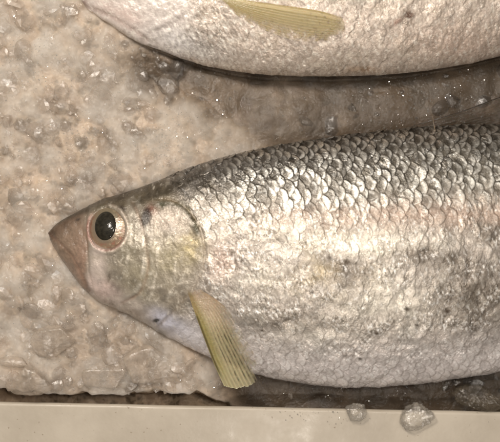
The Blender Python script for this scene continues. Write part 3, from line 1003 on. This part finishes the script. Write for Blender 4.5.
# ------------------------------------------------------------------ fins
def build_fin(name, parent, lead, trail, zf, colf, nray, nu=150, nv=150, thick=0.6, rag=3.0, ridge=0.8, opac=None, seed=0):
    """fan between two curves given in photo positions (leading and trailing edge, root to tip)"""
    u = np.linspace(0, 1, nu); w = np.linspace(0, 1, nv)
    def along(pts):
        p = np.array(curve_pts(pts, 60)); d = np.concatenate([[0], np.cumsum(np.hypot(*np.diff(p, axis=0).T))]); d /= d[-1]
        return np.stack([np.interp(u, d, p[:, 0]), np.interp(u, d, p[:, 1])], -1)
    A = along(lead); B = along(trail)
    px = A[:, 0][:, None] * (1 - w) + B[:, 0][:, None] * w
    py = A[:, 1][:, None] * (1 - w) + B[:, 1][:, None] * w
    # tip bulges outward and is ragged
    dirx = (px[-1] - px[0]); diry = (py[-1] - py[0]); L = np.hypot(dirx, diry)
    ww = w.astype(F)
    bulge = 8 * np.sin(w * math.pi) ** 0.8 + rag * fbm(ww * nray * 0.9, ww * 0, seed + 3, 3)
    px = px + (u[:, None] ** 3) * (dirx / L * bulge)[None]
    py = py + (u[:, None] ** 3) * (diry / L * bulge)[None]
    U = u[:, None] + 0 * px; W = w[None, :] + 0 * px
    wob = 0.25 * fbm(U.astype(F) * 3, W.astype(F) * 5, seed, 2)
    ph = (W * nray + wob)
    fr = np.abs(ph - np.round(ph)) * 2           # 0 on ray
    ray = np.exp(-(fr / 0.45) ** 2)
    z = zf(px, py, U, W) + ridge * ray * sstep(0.15, 0.45, U)
    wx, wy = unproject(px, py, z)
    c, op = colf(U, W, ray, px.astype(F), py.astype(F))
    topv = np.stack([X(wx), Y(wy), z * S], -1).reshape(-1, 3)
    botv = np.stack([X(wx), Y(wy), (z - thick - 0.3) * S], -1).reshape(-1, 3)
    v = np.concatenate([topv, botv]); n = nu * nv
    f = grid_faces(nu, nv)
    bot = f[:, ::-1] + n
    bi = np.concatenate([np.arange(nv), np.arange(1, nu) * nv + nv - 1, (nu - 1) * nv + np.arange(nv - 2, -1, -1), np.arange(nu - 2, 0, -1) * nv])
    b2 = np.roll(bi, -1)
    side = np.stack([bi, b2, b2 + n, bi + n], -1)
    o = mesh_obj(name, v, np.concatenate([f, bot, side]), M_FIN, parent,
                 attrs={"Col": np.clip(np.concatenate([c.reshape(-1, 3)] * 2), 0, 1), "opac": np.clip(np.concatenate([op.ravel()] * 2), 0, 1)})
    return o


def surf_z(fs, px, py):
    x, y = px, py
    for _ in range(3):
        z = fs.z(x, y)[0]
        x, y = unproject(px, py, z)
    return fs.z(x, y)[0]


def zf_pect(px, py, U, W):
    z = surf_z(FA, px, py) + 2.0
    lin = mix(46.0, 5.0, np.asarray(U) ** 1.15) + 2 * np.sin(W * 3) * U
    return 2.5 * np.logaddexp(z / 2.5, lin / 2.5) + 0.5 * np.sin(W * 5 + U * 3)


def col_pect(U, W, ray, px, py):
    n = fbm(px / 6, py / 6, 711, 3)
    c = np.ones(U.shape + (3,), F) * srgb(186, 175, 138)
    c = lay(c, srgb(150, 139, 84), (1 - sstep(0.10, 0.30, W)) * 0.85)
    c = lay(c, srgb(206, 186, 158), (1 - sstep(0.25, 0.6, U)) * sstep(0.15, 0.45, W) * 0.9)
    c = lay(c, srgb(150, 124, 96), (1 - sstep(0.05, 0.4, U + 0.1 * n)) * 0.6)
    c = c * (1 + 0.25 * fbm(px / 2.5, py / 4, 716, 3))[..., None]
    c = lay(c, srgb(214, 206, 168), sstep(0.75, 1.0, U) * 0.6)
    gap = sstep(0.66, 0.97, 1 - ray)
    br = np.clip(0.55 + 1.3 * fbm((W * 30).astype(F), (U * 2.5).astype(F), 713, 2), 0, 1)
    dk = gap * br * sstep(0.34, 0.55, U) * sstep(0.2, 0.3, W) * (1 - sstep(0.62, 0.85, W)) * (1 - sstep(0.9, 1.0, U))
    c = lay(c, srgb(62, 52, 34), np.clip(dk * (0.85 + n), 0, 0.75))
    c = lay(c, srgb(58, 46, 20), 0.75 * np.exp(-((W - 0.03) / 0.03) ** 2) * sstep(0.2, 0.3, U) * (1 - sstep(0.8, 0.95, U)))
    c = lay(c, srgb(222, 212, 180), ray * 0.16 * sstep(0.5, 0.7, U))
    op = 0.74 + 0.06 * ray + 0.2 * (1 - sstep(0.1, 0.4, W)) - 0.85 * sstep(0.4, 0.95, W) * sstep(0.1, 0.4, U) * (0.8 + 0.3 * n)
    op = op - 0.35 * sstep(0.8, 1, U) * (1 - 0.4 * ray) + 0.35 * dk
    op = np.maximum(op, 0.9 * (1 - sstep(0.15, 0.4, U)) * (1 - 0.75 * sstep(0.35, 0.9, W)))
    op = op * sstep(-0.02, 0.12, U + 0.05 * n)
    return c, np.clip(op, 0.0, 1.0)


build_fin("pectoral_fin", fish_a, [(187, 290), (193, 308), (204, 338), (214, 364), (224, 386)], [(200, 289), (226, 308), (246, 340), (264, 372)],
          zf_pect, col_pect, 12, seed=701, ridge=0.2)


def zf_pect2(px, py, U, W):
    return surf_z(FB, px, py) + 2.2 + 1.2 * np.sin(W * 3.1)


def col_pect2(U, W, ray, px, py):
    n = fbm(px / 6, py / 6, 731, 3)
    c = np.ones(U.shape + (3,), F) * srgb(168, 152, 100)
    c = lay(c, srgb(190, 174, 130), sstep(0.3, 0.9, W) * 0.8)
    c = lay(c, srgb(168, 146, 72), (1 - sstep(0.0, 0.3, W)) * 0.7)
    c = lay(c, srgb(226, 208, 160), np.exp(-((W - 0.1) / 0.04) ** 2) * 0.6)
    sp = sstep(0.2, 0.5, fbm(px / 3, py / 3, 741, 2)) * sstep(0.55, 0.9, U)
    c = lay(c, srgb(92, 68, 34), sp * 0.7)
    c = lay(c, srgb(120, 98, 50), (1 - ray) * 0.08)
    c = c * (1 + 0.15 * fbm((W * 26).astype(F), (U * 3).astype(F), 745, 3))[..., None]
    op = 0.6 + 0.08 * ray - 0.6 * sstep(0.35, 1.0, W) * (0.8 + n) - 0.4 * sstep(0.88, 1, U) + 0.15 * sp
    op = op * sstep(-0.02, 0.1, U)
    return c, np.clip(op, 0.0, 1.0)


build_fin("pectoral_fin", fish_b, [(212, -10), (240, -1), (280, 5), (315, 10), (341, 17)], [(226, 6), (244, 20), (270, 32), (300, 41), (332, 40)],
          zf_pect2, col_pect2, 12, rag=2.5, ridge=0.1, seed=761)


def zf_dors(px, py, U, W):
    return -3.0 + 2.5 * (1 - U) + 1.5 * np.sin(W * 9) - 2 * W + 2.0 * U


def col_dors(U, W, ray, px, py):
    n = fbm(px / 6, py / 6, 771, 3)
    c = np.ones(U.shape + (3,), F) * srgb(60, 50, 38)
    c = lay(c, srgb(40, 32, 22), (1 - sstep(0.0, 0.05, W)) * 0.95)
    c = lay(c, srgb(60, 48, 36), ray * 0.35)
    op = 0.12 + 0.12 * ray + 0.8 * (1 - sstep(0.0, 0.035, W)) + 0.12 * n
    return c, np.clip(op, 0.1, 1)


# folded back along the ridge of the fish
build_fin("dorsal_fin", fish_a, [(392, 133), (425, 122), (462, 111), (505, 95), (530, 88)], [(520, 128), (530, 128), (545, 127), (560, 125), (570, 124)],
          zf_dors, col_dors, 14, nu=160, nv=160, rag=2, ridge=0.6, seed=781)


def col_tail(U, W, ray, px, py):
    c = np.ones(U.shape + (3,), F) * srgb(120, 108, 84)
    c = lay(c, srgb(70, 62, 48), sstep(0.8, 1, U) * 0.8)
    return c, np.clip(0.7 + 0.3 * ray, 0, 1)


def tail(fs, parent, x, yu, yl, seed):
    for sg, y0, y1 in ((-1, yu, (yu + yl) / 2), (1, yl, (yu + yl) / 2)):
        build_fin("tail_fin", parent, [(x - 8, y0), (x + 40, y0 + sg * 24), (x + 110, y0 + sg * 62)], [(x - 8, y1), (x + 24, y1), (x + 48, y1 + sg * 4)],
                  lambda px, py, U, W: 4.0 * (1 - U) - 1 + 0 * px, col_tail, 12, nu=40, nv=60, seed=seed)


tail(FA, fish_a, 828, 224, 260, 801)
tail(FB, fish_b, 818, -78, -44, 811)

# a loose thread-like ray standing off the back
def thread(name, parent, pts, rad, col, mat):
    pts = np.array(pts, float); n = len(pts); k = 8
    a = np.arange(k) * 2 * math.pi / k
    d = np.gradient(pts, axis=0); d /= np.linalg.norm(d, axis=1, keepdims=True)
    up = np.array([0, 0, 1.0]); sx = np.cross(d, up); sx /= np.maximum(np.linalg.norm(sx, axis=1, keepdims=True), 1e-5)
    sy = np.cross(sx, d)
    r = rad * np.linspace(1, 0.35, n)[:, None, None]
    V = pts[:, None, :] + r * (np.cos(a)[None, :, None] * sx[:, None] + np.sin(a)[None, :, None] * sy[:, None])
    v = np.stack([X(V[..., 0]), Y(V[..., 1]), V[..., 2] * S], -1).reshape(-1, 3)
    return mesh_obj(name, v, grid_faces(n, k, wrap=True), mat, parent, attrs={"Col": np.ones((n * k, 3), F) * col, "opac": np.ones(n * k, F)})


thread("fin_spine", fish_a, [(432, 137, 16), (431.5, 130, 13), (431, 124, 10), (430.5, 117, 8)], 0.5, srgb(120, 108, 90), M_FIN)


# ------------------------------------------------------------------ distinct lumps of ice
def lump(name, px, py, z, rx, ry, rz, seed, label, mat, ang=0, cuts=7, rough=0.08, sub=5, group=None, poly=None, flat=None):
    """an ice lump: sphere cut by random planes and roughened"""
    rs = np.random.RandomState(seed)
    nt_, np_ = 16 * sub, 12 * sub
    a = np.linspace(0, 2 * math.pi, nt_ + 1)[:-1]; b = np.linspace(-math.pi / 2, math.pi / 2, np_)
    A, B = np.meshgrid(a, b)
    D = np.stack([np.cos(B) * np.cos(A), np.cos(B) * np.sin(A), np.sin(B)], -1)
    R = np.ones(A.shape)
    for k in range(cuts):
        n = rs.normal(size=3); n /= np.linalg.norm(n)
        h = 0.55 + 0.35 * rs.rand()
        dn = D @ n
        R = np.where(dn > 0.05, np.minimum(R, h / np.maximum(dn, 0.05)), R)
    if poly is not None:
        for (nx, ny, h) in poly:
            dn = D @ np.array([nx, ny, 0.0]) / math.hypot(nx, ny)
            R = np.where(dn > 0.05, np.minimum(R, h / np.maximum(dn, 0.05)), R)
    if flat:
        R = np.where(D[..., 2] > 0.05, np.minimum(R, flat / np.maximum(D[..., 2], 0.05)), R)
    f = lambda s, q: fbm((D[..., 0] * s + D[..., 2] * s * 0.7).astype(F), (D[..., 1] * s - D[..., 2] * s * 0.6).astype(F), q, 3, 0.6)
    R = R * (1 + rough * f(3, seed) + rough * 0.5 * f(9, seed + 9))
    P = D * R[..., None] * np.array([rx, ry, rz])
    c, s_ = math.cos(math.radians(ang)), math.sin(math.radians(ang))
    wx, wy = unproject(px, py, z)
    x = wx + P[..., 0] * c - P[..., 1] * s_; y = wy + P[..., 0] * s_ + P[..., 1] * c
    v = np.stack([X(x), Y(y), (z + P[..., 2]) * S], -1).reshape(-1, 3)
    o = mesh_obj(name, v, grid_faces(np_, nt_, wrap=True), mat)
    tag(o, label, "ice chunk", group)
    return o


lump("ice_chunk", 33, 379, 0, 27, 21, 12, 4, "flat triangular ice chunk at the lower left, just above the tray rim", M_CHUNK,
     cuts=3, rough=0.05, poly=[(0, 1, 0.68), (-0.85, -0.5, 0.52), (0.75, -0.62, 0.42)])
lump("ice_chunk", 14, 362, 1, 18, 5.5, 7, 8, "small narrow ice chunk pointing at the left picture edge above the triangular chunk", M_CHUNK, ang=3, cuts=4)
lump("ice_chunk", 106, 376, -2, 24, 20, 14, 10, "rounded ice lump at the tray rim, just left of the wide one", M_CHUNK, cuts=9, rough=0.05, flat=0.5)
lump("ice_chunk", 152, 370, -2, 33, 25, 13, 13, "wide rounded frosty ice lump against the rim left of the yellow fin tip", M_CHUNK, cuts=10, rough=0.06, flat=0.5)
lump("ice_chunk", 54, 340, 2, 24, 17, 9, 17, "pale frosty ice lump on the left, above the triangular chunk", M_CHUNK, ang=-15, cuts=10, rough=0.06, flat=0.55)
lump("ice_chunk", 417, 417, 2, 17, 14, 9, 21, "clear bubbly ice chunk on the tray rim at the lower right", M_CLEAR, ang=-15, cuts=9, rough=0.22)
lump("ice_chunk", 356, 412, 0, 12, 9, 7, 25, "small clear crumbled ice chunk on the tray rim under the belly", M_CLEAR, cuts=8, rough=0.25)
lump("ice_chunk", 478, 398, -10, 26, 13, 12, 29, "dark grey ice chunk in the gap under the belly at the right edge", M_DARK, ang=10, cuts=7, rough=0.2)


# ------------------------------------------------------------------ loose crumbs and glinting crystals on the ice
def crumbs():
    rs = np.random.RandomState(5)
    ico_v = []
    t = (1 + 5 ** 0.5) / 2
    for a, b in ((-1, t), (1, t), (-1, -t), (1, -t)):
        ico_v.append((a, b, 0))
    for a, b in ((-1, t), (1, t), (-1, -t), (1, -t)):
        ico_v.append((0, a, b))
    for a, b in ((t, -1), (t, 1), (-t, -1), (-t, 1)):
        ico_v.append((a, 0, b))
    iv = np.array(ico_v) / math.sqrt(1 + t * t)
    fc = np.array([(0, 11, 5), (0, 5, 1), (0, 1, 7), (0, 7, 10), (0, 10, 11), (1, 5, 9), (5, 11, 4), (11, 10, 2), (10, 7, 6), (7, 1, 8),
                   (3, 9, 4), (3, 4, 2), (3, 2, 6), (3, 6, 8), (3, 8, 9), (4, 9, 5), (2, 4, 11), (6, 2, 10), (8, 6, 7), (9, 8, 1)])
    V = []; Fc = []; n = 0
    cx = rs.uniform(-15, 515, 20000); cy = rs.uniform(-5, 425, 20000)
    dens = fbm((cx / 30).astype(F), (cy / 30).astype(F), 901, 3)
    ctr = [(128, 62, 22), (80, 140, 20), (40, 60, 22), (165, 150, 22), (120, 320, 16), (205, 105, 24), (390, 90, 40), (470, 100, 26),
           (355, 412, 14), (345, 400, 22), (480, 395, 16), (440, 95, 30), (10, 55, 14), (190, 390, 20), (300, 398, 24)]
    hot = sum(np.exp(-((cx - a) ** 2 + (cy - b) ** 2) / r ** 2) for a, b, r in ctr)
    keep = rs.rand(20000) < np.clip(0.05 + 0.10 * (dens > 0.1) + 0.85 * hot, 0, 1)
    keep &= (dist_out(FA, cx, cy) > 1) & (dist_out(FB, cx, cy) > 1)
    for x, y in zip(cx[keep], cy[keep]):
        onrim = y > RIM(x) - 4
        if onrim and rs.rand() > 0.5 * min(1, sum(math.exp(-((x - a) ** 2 + (y - b) ** 2) / 20 ** 2) for a, b in ((355, 414), (417, 417), (335, 416), (300, 418), (470, 412)))) :
            continue
        z = -3.5 if onrim else float(max(ice_z(x, y), ICE[5][ice_ij(x, y)]))
        r = 0.45 + 0.6 * rs.rand() ** 2 + (0.8 * rs.rand() if rs.rand() < 0.12 else 0)
        q = rs.normal(size=(3, 3)); q, _ = np.linalg.qr(q)
        sc = np.array([1, 0.5 + 0.6 * rs.rand(), 0.5 + 0.5 * rs.rand()]) * r
        p = (iv * (0.75 + 0.4 * rs.rand(12, 1)) * sc) @ q + np.array([x, -y, z + r * 0.35])
        V.append(p); Fc.append(fc + n); n += 12
    V = np.concatenate(V)
    v = np.stack([(V[:, 0] - 250) * S, (V[:, 1] + 221) * S, V[:, 2] * S], -1)
    o = mesh_obj("ice_crystals", v, np.concatenate(Fc), M_GLINT, smooth=False)
    tag(o, "tiny glinting ice crystals strewn over the crushed ice", "ice crystals", kind='stuff')


crumbs()


def ico(sub):
    t = (1 + 5 ** 0.5) / 2
    V = [(-1, t, 0), (1, t, 0), (-1, -t, 0), (1, -t, 0), (0, -1, t), (0, 1, t), (0, -1, -t), (0, 1, -t), (t, 0, -1), (t, 0, 1), (-t, 0, -1), (-t, 0, 1)]
    Fs = [(0, 11, 5), (0, 5, 1), (0, 1, 7), (0, 7, 10), (0, 10, 11), (1, 5, 9), (5, 11, 4), (11, 10, 2), (10, 7, 6), (7, 1, 8),
          (3, 9, 4), (3, 4, 2), (3, 2, 6), (3, 6, 8), (3, 8, 9), (4, 9, 5), (2, 4, 11), (6, 2, 10), (8, 6, 7), (9, 8, 1)]
    V = [np.array(v) / np.linalg.norm(v) for v in V]
    for _ in range(sub):
        cache = {}; out = []
        def md(a, b):
            k = (min(a, b), max(a, b))
            if k not in cache:
                m = V[a] + V[b]; V.append(m / np.linalg.norm(m)); cache[k] = len(V) - 1
            return cache[k]
        for a, b, c in Fs:
            x, y, z = md(a, b), md(b, c), md(c, a)
            out += [(a, x, z), (b, y, x), (c, z, y), (x, y, z)]
        Fs = out
    return np.array(V), np.array(Fs)


def ice_shards():
    """half-sunk cloudy slivers and pebbles of ice that make up the top of the bed"""
    rs = np.random.RandomState(77)
    D, Fs = ico(1)
    N = 1900
    cx = rs.uniform(-30, 530, N); cy = rs.uniform(-20, 400, N)
    r = 2.0 + 15 * rs.rand(N) ** 2.3
    crumb = fbm((cx / 38).astype(F), (cy / 38).astype(F), 25, 3)
    r = np.where(crumb > 0.1, r * 0.7, r)
    da = dist_out(FA, cx, cy); db = dist_out(FB, cx, cy)
    ok = (da > r * 0.75) & (db > r * 0.75) & (cy < RIM(cx) - 13 - r * 0.8)
    ok &= rs.rand(N) < np.where((cx > 170) & (cy < 330), 0.22, 0.85)
    ex = np.linspace(2, 232, 22) + rs.uniform(-4, 4, 22); ey = RIM(ex) - 25 + rs.uniform(-4, 2, 22)
    cx = np.concatenate([cx, ex]); cy = np.concatenate([cy, ey]); r = np.concatenate([r, rs.uniform(6, 10, 22)])
    ok = np.concatenate([ok, np.ones(22, bool)])
    V = []; Q = []; n = 0; CC = []
    for x, y, rr in zip(cx[ok], cy[ok], r[ok]):
        nd = D
        R_ = np.ones(len(D))
        for k in range(6):
            v = rs.normal(size=3) * np.array([1, 1, 0.8]); v /= np.linalg.norm(v)
            dn = nd @ v
            R_ = np.where(dn > 0.05, np.minimum(R_, (0.5 + 0.4 * rs.rand()) / np.maximum(dn, 0.05)), R_)
        R_ = R_ * (1 + 0.03 * rs.rand(len(D)))
        a = rs.rand() * 6.283; ca, sa = math.cos(a), math.sin(a)
        P = nd * R_[:, None] * np.array([rr, rr * (0.5 + 0.5 * rs.rand()), rr * (0.35 + 0.25 * rs.rand())])
        t = (rs.rand(2) - 0.5) * 0.7
        P[:, 2] += P[:, 0] * t[0] + P[:, 1] * t[1]
        z = float(ice_z(x, y)) if y < RIM(x) - 18 else -5.0
        P = np.stack([P[:, 0] * ca - P[:, 1] * sa + x, -(P[:, 0] * sa + P[:, 1] * ca) - y, P[:, 2] + z + (5.2 if x < 200 and y < 386 else 0.5) - rr * 0.24], -1)
        V.append(P); Q.append(Fs + n); n += len(D)
        j, i = ice_ij(x, y)
        cc = ICE[3][max(0, j - 6):j + 7:3, max(0, i - 6):i + 7:3].mean((0, 1)) * (1.0 + 0.35 * rs.rand()) * (1.12 if x < 190 else 1.0)
        cc = 0.4 * cc + 0.6 * cc.mean() * np.array([1.13, 1.0, 0.86])
        CC.append(np.repeat(cc[None], len(D), 0))
    V = np.concatenate(V)
    v = np.stack([(V[:, 0] - 250) * S, (V[:, 1] + 221) * S, V[:, 2] * S], -1)
    o = mesh_obj("ice_shards", v, np.concatenate(Q), M_SHARD, smooth=False, attrs={'Col': np.clip(np.concatenate(CC), 0, 1)})
    tag(o, "cloudy slivers and pebbles of ice on top of the bed", "ice", kind='stuff')


ice_shards()
